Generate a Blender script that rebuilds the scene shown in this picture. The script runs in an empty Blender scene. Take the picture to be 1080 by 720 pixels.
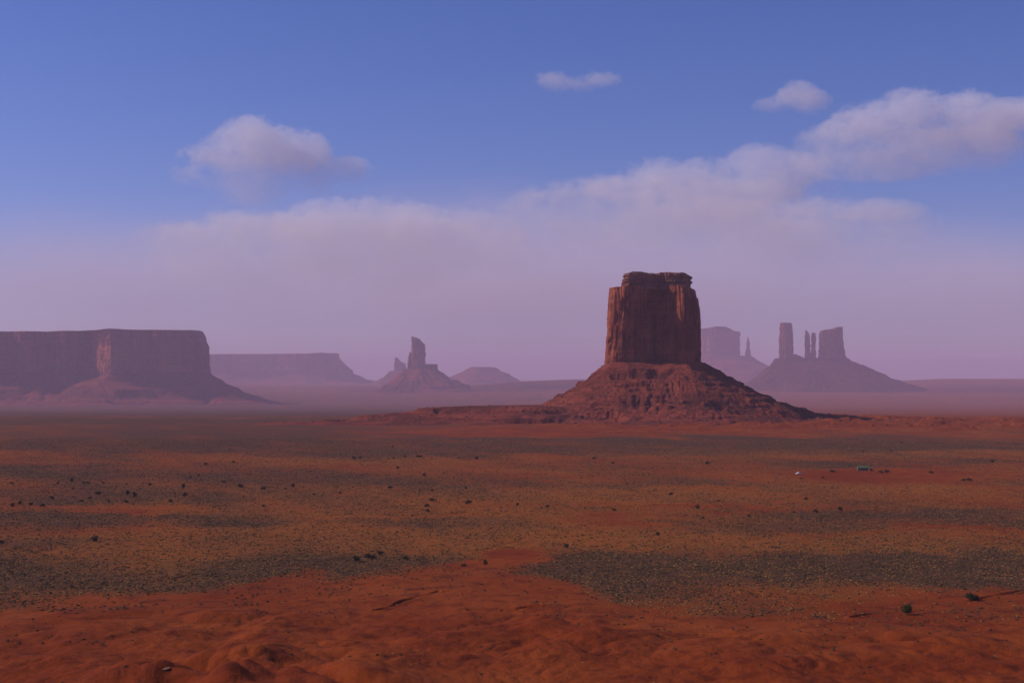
import bpy, math, random
import numpy as np

random.seed(7)
RNG = np.random.default_rng(7)
scene = bpy.context.scene
COL = scene.collection
R = math.radians
F = 1484.0          # focal length in pixels of a 1080-wide frame
CAMZ = 85.0         # height of the overlook above the plain
HOR = 399.0         # image row of the true horizon


def wx(px, Y): return (px - 540.0) * Y / F
def wz(py, Y): return CAMZ + (HOR - py) * Y / F


# ------------------------------------------------------------------ noise
def _hash(ix, iy, iz, seed):
    with np.errstate(over='ignore'):
        h = (ix.astype(np.uint32) * np.uint32(374761393) + iy.astype(np.uint32) * np.uint32(668265263)
             + iz.astype(np.uint32) * np.uint32(1274126177) + np.uint32((seed * 974711 + 12345) & 0xffffffff))
        h ^= h >> np.uint32(15); h *= np.uint32(2246822519)
        h ^= h >> np.uint32(13); h *= np.uint32(3266489917)
        h ^= h >> np.uint32(16)
    return h


def perlin(x, y, z=0.0, seed=0):
    x, y, z = np.broadcast_arrays(np.asarray(x, float), np.asarray(y, float), np.asarray(z, float))
    x0 = np.floor(x); y0 = np.floor(y); z0 = np.floor(z)
    fx = x - x0; fy = y - y0; fz = z - z0
    ix = x0.astype(np.int64); iy = y0.astype(np.int64); iz = z0.astype(np.int64)
    u = fx ** 3 * (fx * (fx * 6 - 15) + 10); v = fy ** 3 * (fy * (fy * 6 - 15) + 10); w = fz ** 3 * (fz * (fz * 6 - 15) + 10)
    out = np.zeros(x.shape)
    for dx in (0, 1):
        for dy in (0, 1):
            for dz in (0, 1):
                h = _hash(ix + dx, iy + dy, iz + dz, seed)
                gx = (h & np.uint32(1023)).astype(float) / 511.5 - 1
                gy = ((h >> np.uint32(10)) & np.uint32(1023)).astype(float) / 511.5 - 1
                gz = ((h >> np.uint32(20)) & np.uint32(1023)).astype(float) / 511.5 - 1
                wt = (u if dx else 1 - u) * (v if dy else 1 - v) * (w if dz else 1 - w)
                out += wt * (gx * (fx - dx) + gy * (fy - dy) + gz * (fz - dz))
    return out * 1.35


def fbm(x, y, z=0.0, seed=0, octv=4, gain=0.5):
    s = 0.0; a = 1.0; f = 1.0; t = 0.0
    for i in range(octv):
        s = s + a * perlin(np.asarray(x) * f, np.asarray(y) * f, np.asarray(z) * f, seed + i * 17)
        t += a; a *= gain; f *= 2.03
    return s / t


def sstep(a, b, x):
    t = np.clip((np.asarray(x, float) - a) / (b - a), 0, 1)
    return t * t * (3 - 2 * t)


def ipl(x, pts):
    xs, ys = zip(*pts)
    return np.interp(x, xs, ys)


# ------------------------------------------------------------------ mesh helpers
def mesh_obj(name, V, Fc, mat, parent=None, smooth=True, origin=None):
    """V (n,3); Fc (m,k) int array (k = 3 or 4) -> one mesh object."""
    V = np.asarray(V, float)
    if origin is not None:
        V = V - np.asarray(origin, float)
    Fc = np.asarray(Fc, np.int32)
    me = bpy.data.meshes.new(name)
    k = Fc.shape[1]
    me.vertices.add(len(V)); me.vertices.foreach_set('co', V.astype(np.float32).ravel())
    me.loops.add(Fc.size); me.loops.foreach_set('vertex_index', Fc.ravel())
    me.polygons.add(len(Fc)); me.polygons.foreach_set('loop_start', np.arange(0, Fc.size, k, dtype=np.int32))
    me.polygons.foreach_set('use_smooth', np.full(len(Fc), smooth, bool))
    me.update(calc_edges=True)
    if mat: me.materials.append(mat)
    o = bpy.data.objects.new(name, me)
    COL.objects.link(o)
    if parent is not None: o.parent = parent
    elif origin is not None: o.location = origin
    return o


def tag(o, label=None, cat=None, group=None, kind=None):
    if label: o['label'] = label
    if cat: o['category'] = cat
    if group: o['group'] = group
    if kind: o['kind'] = kind
    return o


def thing(name, label, cat, loc, group=None):
    o = bpy.data.objects.new(name, None); COL.objects.link(o)
    o.location = loc; o.empty_display_size = 5
    return tag(o, label, cat, group)


def grid_faces(n, m, wrap=False):
    """vertex (row i of m, column j of n) -> index i*n+j"""
    j = np.arange(n if wrap else n - 1); i = np.arange(m - 1)
    J, I = np.meshgrid(j, i)
    J2 = (J + 1) % n
    return np.stack([I * n + J, I * n + J2, (I + 1) * n + J2, (I + 1) * n + J], -1).reshape(-1, 4)


# ------------------------------------------------------------------ node helpers
def new_mat(name):
    m = bpy.data.materials.new(name); m.use_nodes = True
    nt = m.node_tree; nt.nodes.clear()
    return m, nt


def nd(nt, typ, ins=None, **props):
    n = nt.nodes.new(typ)
    for k, v in props.items(): setattr(n, k, v)
    for k, v in (ins or {}).items():
        s = n.inputs[k]
        if isinstance(v, bpy.types.NodeSocket): nt.links.new(v, s)
        else: s.default_value = v
    return n


def math_(nt, op, a, b=0.0, c=None, clamp=False):
    d = {0: a, 1: b}
    if c is not None: d[2] = c
    return nd(nt, 'ShaderNodeMath', d, operation=op, use_clamp=clamp).outputs[0]


def mix_(nt, fac, a, b, blend='MIX'):
    n = nt.nodes.new('ShaderNodeMix'); n.data_type = 'RGBA'; n.blend_type = blend
    for s, v in ((n.inputs[0], fac), (n.inputs[6], a), (n.inputs[7], b)):
        if isinstance(v, bpy.types.NodeSocket): nt.links.new(v, s)
        else: s.default_value = v if not isinstance(v, tuple) else (*v, 1.0)[:4]
    return n.outputs[2]


def ramp_(nt, fac, lo, hi, smooth=True):
    n = nd(nt, 'ShaderNodeMapRange', {0: fac, 1: lo, 2: hi, 3: 0.0, 4: 1.0})
    n.interpolation_type = 'SMOOTHSTEP' if smooth else 'LINEAR'
    return n.outputs[0]


def noise_(nt, vec, scale, detail=4.0, rough=0.55, stretch=None):
    if stretch:
        vec = nd(nt, 'ShaderNodeVectorMath', {0: vec, 1: stretch}, operation='MULTIPLY').outputs[0]
    return nd(nt, 'ShaderNodeTexNoise', {'Vector': vec, 'Scale': scale, 'Detail': detail, 'Roughness': rough}).outputs[0]


def finish(nt, color, bump=None, bstr=0.5, bdist=1.0, rough=0.95):
    b = nd(nt, 'ShaderNodeBsdfPrincipled', {'Base Color': color, 'Roughness': rough, 'Specular IOR Level': 0.05})
    if bump is not None:
        bn = nd(nt, 'ShaderNodeBump', {'Height': bump, 'Strength': bstr, 'Distance': bdist})
        nt.links.new(bn.outputs[0], b.inputs['Normal'])
    o = nd(nt, 'ShaderNodeOutputMaterial')
    nt.links.new(b.outputs[0], o.inputs[0])
    return b


def rock_mat(name, s=1.0, c_main=(0.155, 0.037, 0.020), c_dark=(0.058, 0.017, 0.013), c_pale=(0.37, 0.108, 0.052), streak=0.66, strata=0.22, bd=2.0):
    m, nt = new_mat(name)
    pos = nd(nt, 'ShaderNodeNewGeometry').outputs['Position']
    wob = noise_(nt, pos, 0.02 / s, 3)
    st = noise_(nt, pos, 1.0, 4, 0.6, (0.006 / s, 0.006 / s, 0.16 / s))
    vs = noise_(nt, pos, 1.0, 6, 0.68, (0.055 / s, 0.055 / s, 0.008 / s))
    fine = noise_(nt, pos, 0.45 / s, 6, 0.65)
    c = mix_(nt, ramp_(nt, wob, 0.35, 0.7), c_main, c_pale)
    f1 = math_(nt, 'MULTIPLY', ramp_(nt, st, 0.48, 0.62), strata)
    c = mix_(nt, f1, c, c_dark)
    f2 = math_(nt, 'MULTIPLY', ramp_(nt, vs, 0.46, 0.66), streak)
    c = mix_(nt, f2, c, c_dark)
    c = mix_(nt, 0.55, c, mix_(nt, fine, (0.15, 0.15, 0.15), (0.95, 0.92, 0.9)), 'OVERLAY')
    hgt = math_(nt, 'ADD', math_(nt, 'MULTIPLY', vs, 1.3), math_(nt, 'ADD', fine, math_(nt, 'MULTIPLY', st, 0.25)))
    finish(nt, c, hgt, 0.7, bd * s)
    return m


def talus_mat(name, s=1.0, c_main=(0.245, 0.054, 0.029), c_dark=(0.118, 0.032, 0.021), c_pale=(0.33, 0.103, 0.060)):
    m, nt = new_mat(name)
    pos = nd(nt, 'ShaderNodeNewGeometry').outputs['Position']
    st = noise_(nt, pos, 1.0, 5, 0.62, (0.010 / s, 0.010 / s, 0.20 / s))
    big = noise_(nt, pos, 0.012 / s, 4)
    fine = noise_(nt, pos, 0.16 / s, 7, 0.68)
    rub = noise_(nt, pos, 0.5 / s, 3, 0.6)
    c = mix_(nt, ramp_(nt, big, 0.4, 0.65), c_main, c_dark)
    c = mix_(nt, math_(nt, 'MULTIPLY', ramp_(nt, st, 0.47, 0.60), 0.7), c_main, c_dark) if False else mix_(nt, math_(nt, 'MULTIPLY', ramp_(nt, st, 0.5, 0.62), 0.75), c, c_dark)
    c = mix_(nt, math_(nt, 'MULTIPLY', ramp_(nt, rub, 0.60, 0.72), 0.55), c, c_pale)
    c = mix_(nt, 0.65, c, mix_(nt, ramp_(nt, fine, 0.25, 0.75, False), (0.1, 0.1, 0.1), (0.9, 0.9, 0.9)), 'OVERLAY')
    finish(nt, c, math_(nt, 'ADD', math_(nt, 'MULTIPLY', fine, 1.8), math_(nt, 'MULTIPLY', rub, 0.9)), 0.9, 3.6 * s)
    return m


def plain_mat(name, c1, c2, scale=2.0, rough=0.9, bump=0.3, bd=0.05):
    m, nt = new_mat(name)
    pos = nd(nt, 'ShaderNodeTexCoord').outputs['Object']
    n = noise_(nt, pos, scale, 5, 0.6)
    finish(nt, mix_(nt, ramp_(nt, n, 0.3, 0.7), c1, c2), n, bump, bd, rough)
    return m


# ------------------------------------------------------------------ ground zones (a map of the plain: bare sand, grass, sage)
# patches given at ground positions; kinds: S sage scrub, G tan grass, B bare red sand
PATCH = [
    ('S', 130, 608, 330, 20, .95), ('S', 330, 592, 150, 9, .7), ('S', 70, 572, 170, 8, .6),
    ('S', 870, 606, 260, 20, 1.5), ('S', 650, 596, 80, 14, 1.2), ('S', 1080, 600, 160, 17, 1.3), ('S', 1060, 653, 45, 12, .8),
    ('S', 960, 538, 190, 8, 1.0), ('S', 760, 553, 130, 5, .6), ('S', 1060, 552, 130, 8, .7),
    ('S', 110, 547, 190, 6, .9), ('S', 265, 554, 60, 4, .9), ('S', 420, 549, 90, 4, .5), ('S', 120, 522, 240, 10, .75), ('S', 60, 498, 200, 9, .8),
    ('S', 300, 505, 230, 10, .55), ('S', 150, 470, 330, 8, .8), ('S', 520, 478, 180, 4, .7), ('S', 860, 489, 110, 4, .8), ('S', 800, 463, 240, 3, .8), ('S', 1020, 472, 160, 5, .7),
    ('S', 600, 510, 170, 5, .5), ('S', 480, 520, 120, 5, .35), ('S', 1040, 487, 90, 3, .7),
    ('S', 230, 420, 520, 15, 1.0), ('S', 150, 441, 420, 7, 1.0), ('S', 250, 456, 330, 8, 1.0), ('S', 700, 470, 400, 8, .7),
    ('G', 520, 562, 230, 11, 1.1), ('G', 800, 572, 260, 8, .9), ('G', 400, 540, 260, 9, .7), ('G', 180, 565, 190, 5, .9), ('G', 660, 522, 240, 9, .8),
    ('G', 900, 478, 220, 4, .8), ('G', 960, 515, 180, 6, .6), ('G', 380, 486, 170, 5, .6), ('G', 300, 582, 260, 14, .5), ('G', 120, 600, 200, 18, .5), ('G', 1000, 582, 160, 8, .6), ('G', 330, 520, 260, 10, .5),
    ('B', 150, 540, 70, 5, 1.5), ('B', 60, 533, 60, 2.5, .9), ('B', 540, 584, 36, 13, 2.4), ('B', 500, 598, 50, 7, 1.5), ('B', 590, 566, 50, 4, 1.2), ('B', 640, 549, 75, 5, 1.2), ('B', 930, 500, 110, 5, 1.5), ('B', 700, 533, 190, 3, .9),
    ('B', 450, 541, 90, 2.5, .9), ('B', 520, 457, 220, 4, 1.0), ('B', 980, 441, 230, 8, 1.1), ('B', 720, 453, 260, 4, 1.0), ('B', 470, 470, 80, 3, .5), ('B', 960, 560, 120, 3, .6), ('B', 600, 560, 50, 4, .7),
]
BARE_EDGE = [(-400, 668), (-100, 655), (0, 646), (80, 634), (180, 618), (250, 610), (340, 603), (430, 602), (500, 600), (545, 603), (570, 608), (640, 630), (720, 640), (800, 644), (880, 644), (960, 639), (1030, 630), (1080, 626), (1500, 616)]


def uv_of(x, y): return 540 + F * x / y, HOR + F * CAMZ / y


def zones(x, y):
    u, v = uv_of(x, y)
    n1 = fbm(x / 90, y / 140, 0, 31, 4); n2 = fbm(x / 120, y / 170, 0, 57, 4)
    n3 = fbm(x / 32, y / 45, 0, 71, 3)
    uu = u + 60 * n1 + 35 * n3
    vv = v + (v - HOR) * (0.10 * n2 + 0.06 * n1 + 0.05 * n3)
    xr = x + 0.45 * y
    acc = {'S': 0.26 + 0.75 * fbm(xr / 90, y / 240, 0, 3, 5), 'G': 0.55 + 0.6 * fbm(xr / 70, y / 190, 0, 9, 5), 'B': 0.04 + 0.55 * fbm(xr / 60, y / 170, 0, 21, 5)}
    for k, pu, pv, ru, rv, s in PATCH:
        d = ((uu - pu) / ru) ** 2 + ((vv - pv) / rv) ** 2
        acc[k] = acc[k] + s * (.72 if k == 'S' else 1.0) * np.exp(-d * 1.15)
    wash = np.exp(-((perlin(x / 210 + .6 * n3, y / 330, 0, 131)) / .022) ** 2) * sstep(560, 700, y) * (1 - sstep(2200, 2700, y))
    acc['B'] = acc['B'] + 1.3 * wash * np.clip(.4 + 2.2 * n2, 0, 1)
    fore = sstep(-8, 14, vv - np.interp(uu, *zip(*BARE_EDGE)) + 12 * fbm(x / 22, y / 40, 0, 77, 4))
    acc['B'] = acc['B'] * (1 - fore) + fore * 2.2
    acc['S'] = acc['S'] * (1 - fore) + fore * (0.03 + 0.40 * np.clip(fbm(x / 28, y / 40, 0, 5, 3), 0, 1))
    acc['G'] = acc['G'] * (1 - fore) + fore * (0.05 + 0.45 * np.clip(fbm(x / 35, y / 45, 0, 15, 3), 0, 1))
    for pu, pv, ru, rv, st in ((60, 645, 120, 5, .5), (1060, 655, 50, 12, .9), (950, 656, 80, 9, .45), (780, 642, 70, 5, .35), (330, 618, 130, 5, .4), (600, 640, 60, 8, .25), (250, 636, 120, 4, .25), (700, 668, 60, 6, .2)):
        acc['S'] = acc['S'] + st * np.exp(-1.2 * (((uu - pu) / ru) ** 2 + ((vv - pv) / rv) ** 2))
    rim = fore * np.exp(-np.clip(vv - np.interp(uu, *zip(*BARE_EDGE)), 0, 200) / 13)
    acc['S'] = acc['S'] + .42 * rim; acc['G'] = acc['G'] + .5 * rim
    S = np.clip(acc['S'] - (0.55 - 0.53 * fore) * np.clip(acc['B'], 0, 2), 0, 1.2)
    G = np.clip(acc['G'] - (0.55 - 0.45 * fore) * np.clip(acc['B'], 0, 2), 0, 1.2)
    return S, G, fore


CHANNELS = [  # dry washes cut in the sand: pixel waypoints on the plain, depth, half width
    ([(396, 645), (410, 640), (428, 633), (446, 628), (462, 623)], 1.1, 0.9),
    ([(492, 645), (515, 646), (545, 645), (570, 643)], 1.0, .9),
    ([(905, 652), (938, 646), (955, 647), (985, 640), (1010, 636), (1040, 630), (1080, 622)], 1.2, 1.0),
    ([(505, 582), (525, 575), (560, 568), (600, 563), (640, 560)], 0.9, 1.2),
    ([(430, 543), (520, 539), (640, 535), (720, 532), (760, 528)], 1.0, 1.8),
    ([(940, 519), (965, 517), (990, 516)], 1.6, 2.2),
    ([(0, 628), (90, 618), (150, 612), (210, 606)], 0.8, 1.0),
]


def seg_dist(x, y, ax, ay, bx, by):
    dx, dy = bx - ax, by - ay
    t = np.clip(((x - ax) * dx + (y - ay) * dy) / (dx * dx + dy * dy), 0, 1)
    return np.hypot(x - ax - t * dx, y - ay - t * dy)


def far_level(Y):
    return ipl(Y, [(0, 0), (2300, 0), (3300, -10), (5000, -46), (7500, -92), (10000, -125), (12500, -145), (15000, -125), (18000, -85), (20500, -48), (28000, -20), (35000, 0), (72000, 10)])


def height(x, y, fine=True):
    x = np.asarray(x, float); y = np.asarray(y, float)
    u, v = uv_of(x, y)
    z = far_level(y)
    z = z + 16 * np.exp(-(((x - 330) / 620) ** 2 + ((y - 2800) / 420) ** 2))
    z = z + 1.6 * fbm(x / 260, y / 260, 0, 41, 3) * sstep(300, 800, y)
    z = z + 0.5 * fbm(x / 30, y / 40, 0, 43, 3)
    z = z + sstep(2900, 3800, y) * (1 - sstep(8000, 11000, y)) * 16 * fbm(x / 520, y / 460, 0, 47, 4)
    # far swells
    z = z + sstep(6000, 18000, y) * 40 * fbm(x / 4200, y / 2600, 0, 63, 4)
    z = z + 120 * np.exp(-((y - 20500) / 1700) ** 2) * sstep(-1500, 1000, x) * (1 - sstep(2000, 4000, x))     # swell behind the main butte
    z = z + 112 * np.exp(-((y - 24000) / 2000) ** 2) * sstep(5200, 7600, x)
    # red rocky outcrops round the butte
    m = np.exp(-((y - 2620) / 420) ** 2) * sstep(-40, 240, x) + 0.25 * np.exp(-((y - 3100) / 700) ** 2)
    o = fbm(x / 85, y / 70, 0, 83, 5)
    z = z + m * (3.0 * sstep(0.10, 0.14, o) + 2.2 * sstep(0.2, 0.23, o) + 1.6 * sstep(-0.1, -0.07, o) + 2.0 * fbm(x / 22, y / 22, 0, 85, 3))
    # dunes / soft badlands under the overlook
    edge = np.interp(u, *zip(*BARE_EDGE))
    md = sstep(-5, 75, v - edge) * .92 + .08 * sstep(-10, 10, v - edge)
    wxx = x + 10 * fbm(x / 60, y / 60, 0, 91, 2); wyy = y + 10 * fbm(x / 60, y / 60, 0, 93, 2)
    b1 = 1 - np.abs(perlin(wxx / 46, wyy / 62, 0, 101)) * 2.2
    b2 = np.abs(perlin(wxx / 30, wyy / 36, 0, 103)) * 2.0
    b3 = np.abs(perlin(wxx / 13, wyy / 15, 0, 107)) * 2.0
    am = np.clip(0.55 + 1.9 * fbm(x / 95, y / 120, 0, 119, 2), 0.15, 1.1)
    b4 = np.abs(perlin(wxx / 6, wyy / 7.5, 0, 121)) * 2.0
    z = z + md * (am * (5.0 * (1 - np.clip(b1, 0, 1) ** 1.8) + 3.4 * b2 ** 1.3 + 1.5 * b3) + 0.42 * b4 + 3.0 * fbm(x / 150, y / 120, 0, 109, 2))
    z = z + md * 0.26 * fbm(x / 2.6, y / 3.2, 0, 113, 3, .65)
    for pts, dep, hw in CHANNELS:
        w = [(wx(a, F * CAMZ / (b - HOR)), F * CAMZ / (b - HOR)) for a, b in pts]
        ys = [p[1] for p in w]
        sel = (y > min(ys) - 60) & (y < max(ys) + 60)
        if not sel.any(): continue
        xs_, ys_ = x[sel], y[sel]
        xs_ = xs_ + 3 * perlin(xs_ / 14, ys_ / 14, 0, 7); ys_ = ys_ + 5 * perlin(xs_ / 11, ys_ / 16, 0, 8)
        d = np.min([seg_dist(xs_, ys_, *w[i], *w[i + 1]) for i in range(len(w) - 1)], axis=0)
        dep = dep * np.clip(.55 + 1.6 * perlin(xs_ / 22, ys_ / 22, 0, 12), 0, 1.3)
        z[sel] = z[sel] - dep * (1 - sstep(hw * 0.6, hw * 1.5, d)) + 0.35 * dep * np.exp(-((d - hw * 2.2) / hw) ** 2)
    return z


def hgt(x, y): return float(height(np.array([x]), np.array([y]))[0])


def ground_at(px, py):
    """where the sight line through (px,py) meets the plain"""
    Y = F * CAMZ / max(py - HOR, 2.0)
    for _ in range(12):
        z = hgt(wx(px, Y), Y)
        Y = F * (CAMZ - z) / (py - HOR)
    return wx(px, Y), Y, hgt(wx(px, Y), Y)


# ------------------------------------------------------------------ ground
def build_ground():
    vs = np.concatenate([np.arange(726, 470, -0.55), np.arange(470, 402.6, -0.22)])
    Ys = np.concatenate([np.linspace(110, 380, 60), F * CAMZ / (vs - HOR), np.geomspace(36000, 70000, 12)])
    Ys = np.unique(Ys)
    us = np.concatenate([np.linspace(-0.70, -0.385, 70, endpoint=False), np.linspace(-0.385, 0.385, 1000, endpoint=False), np.linspace(0.385, 0.70, 70)])
    U, Y = np.meshgrid(us, Ys)
    X = U * Y
    Z = height(X.ravel(), Y.ravel()).reshape(X.shape)
    V = np.stack([X, Y, Z], -1).reshape(-1, 3)
    S, G, fore = zones(V[:, 0], V[:, 1])
    m, nt = new_mat('desert_ground')
    pos = nd(nt, 'ShaderNodeNewGeometry').outputs['Position']
    aS = nd(nt, 'ShaderNodeAttribute', attribute_name='sage').outputs['Fac']
    aG = nd(nt, 'ShaderNodeAttribute', attribute_name='grass').outputs['Fac']
    aF = nd(nt, 'ShaderNodeAttribute', attribute_name='dune').outputs['Fac']
    big = noise_(nt, pos, 0.012, 5, 0.6)
    med = noise_(nt, pos, 0.09, 5, 0.62)
    sp = noise_(nt, pos, 0.42, 3, 0.6)
    sp2 = noise_(nt, pos, 0.11, 3, 0.7)
    fine = noise_(nt, pos, 1.3, 5, 0.7)
    red = mix_(nt, ramp_(nt, big, 0.35, 0.68), (0.178, 0.0300, 0.0058), (0.240, 0.051, 0.0098))
    red = mix_(nt, math_(nt, 'MULTIPLY', ramp_(nt, med, 0.47, 0.68), 0.8), red, (0.105, 0.0175, 0.0055))
    grass_c = mix_(nt, ramp_(nt, sp2, 0.4, 0.65), (0.225, 0.065, 0.012), (0.30, 0.097, 0.020))
    sage_c = mix_(nt, ramp_(nt, sp2, 0.35, 0.7), (0.055, 0.031, 0.018), (0.088, 0.046, 0.025))
    # patchy cover: threshold of a fine noise by the local cover
    gm = ramp_(nt, math_(nt, 'ADD', math_(nt, 'MULTIPLY', sp, .8), math_(nt, 'MULTIPLY', aG, 0.5)), 0.40, 0.95)
    sm = ramp_(nt, math_(nt, 'ADD', math_(nt, 'ADD', math_(nt, 'MULTIPLY', sp, 0.6), math_(nt, 'MULTIPLY', sp2, 0.4)), math_(nt, 'MULTIPLY', aS, 0.55)), 0.50, 1.02)
    gcov = math_(nt, 'MULTIPLY', gm, math_(nt, 'SUBTRACT', 1.0, math_(nt, 'MULTIPLY', aF, 0.85)))
    scov = math_(nt, 'MULTIPLY', sm, math_(nt, 'SUBTRACT', 1.0, math_(nt, 'MULTIPLY', aF, 0.9)))
    c = mix_(nt, math_(nt, 'MULTIPLY', gcov, 0.8), red, grass_c)
    c = mix_(nt, math_(nt, 'MULTIPLY', scov, 0.9), c, sage_c)
    c = mix_(nt, 0.4, c, mix_(nt, fine, (0.1, 0.1, 0.1), (0.9, 0.9, 0.9)), 'OVERLAY')
    b = math_(nt, 'ADD', math_(nt, 'MULTIPLY', fine, 0.25), math_(nt, 'MULTIPLY', med, 1.2))
    finish(nt, c, b, 0.9, 1.4, 1.0)
    g = mesh_obj('ground', V, grid_faces(len(us), len(Ys)), m)
    for nm, a in (('sage', S), ('grass', G), ('dune', fore)):
        at = g.data.attributes.new(nm, 'FLOAT', 'POINT')
        at.data.foreach_set('value', a.astype(np.float32))
    tag(g, 'red desert plain of bare sand, tan grass and sage stretching to the horizon', None, None, 'structure')
    return float(V[:, 2].min())


ZMIN = build_ground()


# ------------------------------------------------------------------ rock builders
def resample(poly, n, chaikin=1):
    P = np.asarray(poly, float)
    for _ in range(chaikin):
        Q = np.roll(P, -1, 0)
        P = np.stack([0.82 * P + 0.18 * Q, 0.18 * P + 0.82 * Q], 1).reshape(-1, 2)
    Q = np.vstack([P, P[:1]])
    L = np.concatenate([[0], np.cumsum(np.hypot(*np.diff(Q, axis=0).T))])
    s = np.linspace(0, L[-1], n, endpoint=False)
    return np.stack([np.interp(s, L, Q[:, 0]), np.interp(s, L, Q[:, 1])], -1)


def tower_mesh(plan, cx, cy, z0, z1, S, prof=((0, 1.08), (1, 1)), profL=None, profR=None, top=None, n=520, m=150, fl=2.5, ff=14.0, crack=4.0, cf=20.0, strata=1.2, sf=10.0, rough=0.8, toprough=1.5, seed=1, chaikin=1, carve=()):
    """loft of a plan outline (plan units * S metres, counter-clockwise seen from above) with fluted, cracked, bedded faces"""
    if cy > 6000: fl, ff, crack, cf, strata, sf, rough, toprough = [1.6 * a for a in (fl, ff, crack, cf, strata, sf, rough, toprough)]
    q = S / 1.82
    P = resample(plan, n, chaikin)
    T = np.roll(P, -1, 0) - np.roll(P, 1, 0)
    for _ in range(6): T = (T + np.roll(T, 1, 0) + np.roll(T, -1, 0)) / 3
    N = np.stack([T[:, 1], -T[:, 0]], -1); N /= np.maximum(np.linalg.norm(N, axis=1, keepdims=True), 1e-9)
    t = np.linspace(0, 1, m)[:, None]
    sc = ipl(t, prof)
    x = P[None, :, 0] * np.where(P[None, :, 0] < 0, ipl(t, profL) if profL else sc, ipl(t, profR) if profR else sc)
    y = P[None, :, 1] * sc
    ztop = z1 + (np.interp(P[:, 0], *zip(*top)) * S if top else np.zeros(n))
    Xw = cx + x * S; Yw = cy + y * S
    Z = z0 + t * (ztop[None, :] - z0)
    # displacement along the outline normal
    zz = Z
    flute = fbm(Xw / ff, Yw / ff, zz / (ff * 7), seed, 4, 0.55)
    big = fbm(Xw / (ff * 3.2), Yw / (ff * 3.2), zz / (ff * 9), seed + 5, 3)
    nC = perlin(Xw / cf, Yw / cf, zz / (cf * 9), seed + 9) + 0.15 * perlin(Xw / (4 * q), Yw / (4 * q), zz / (20 * q), seed + 10)
    nC2 = perlin(Xw / (cf * .55), Yw / (cf * .55), zz / (cf * 5), seed + 11)
    cr = np.exp(-(nC / 0.05) ** 2) + 0.45 * np.exp(-(nC2 / 0.05) ** 2)
    ss = perlin(Xw / (220 * q), Yw / (220 * q), zz / sf, seed + 13) + 0.5 * perlin(Xw / (90 * q), Yw / (90 * q), zz / (sf * 0.4), seed + 14)
    rg = fbm(Xw / (5 * q), Yw / (5 * q), zz / (6 * q), seed + 21, 3, 0.6)
    fade = 0.35 + 0.65 * sstep(0, 0.12, t)
    d = fl * 2.2 * flute + fl * 1.6 * big - crack * cr + strata * np.tanh(ss * 4) + rough * 1.6 * rg
    d = d * fade
    for cx_, hw_, t0_, t1_, dep_ in carve:
        d = d - dep_ * np.exp(-((P[None, :, 0] - cx_) / hw_) ** 2) * (P[None, :, 1] < 0) * sstep(t0_, t1_, t)
    Xw = Xw + N[None, :, 0] * d; Yw = Yw + N[None, :, 1] * d
    rows = [np.stack([Xw, Yw, Z], -1)]
    # lid: rings running inwards
    cxm, cym = Xw[-1].mean(), Yw[-1].mean()
    for k in (0.985, 0.95, 0.9, 0.82, 0.72, 0.6, 0.47, 0.33, 0.18, 0.02):
        xr = cxm + (Xw[-1] - cxm) * k; yr = cym + (Yw[-1] - cym) * k
        zr = Z[-1] * k ** 0.3 + Z[-1].mean() * (1 - k ** 0.3)
        if top: zr = z1 + np.interp((xr - cx) / S, *zip(*top)) * S
        zr = zr + toprough * (1 - 0.2 * k) * fbm(xr / (16 * q), yr / (16 * q), 0, seed + 31, 4) + 0.35 * toprough * min(1, (1 - k) * 8)
        rows.append(np.stack([xr, yr, zr], -1)[None])
    V = np.concatenate(rows, 0)
    mm = V.shape[0]
    return V.reshape(-1, 3), grid_faces(n, mm, wrap=True)


def poly_dist(x, y, poly):
    P = np.asarray(poly, float); Q = np.roll(P, -1, 0)
    d = np.full(x.shape, 1e18); ins = np.zeros(x.shape, bool)
    for (ax, ay), (bx, by) in zip(P, Q):
        d = np.minimum(d, seg_dist(x, y, ax, ay, bx, by))
        if ay != by:
            c = ((ay > y) != (by > y)) & (x < (bx - ax) * (y - ay) / (by - ay) + ax)
            ins ^= c
    return np.where(ins, -d, d)


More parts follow.
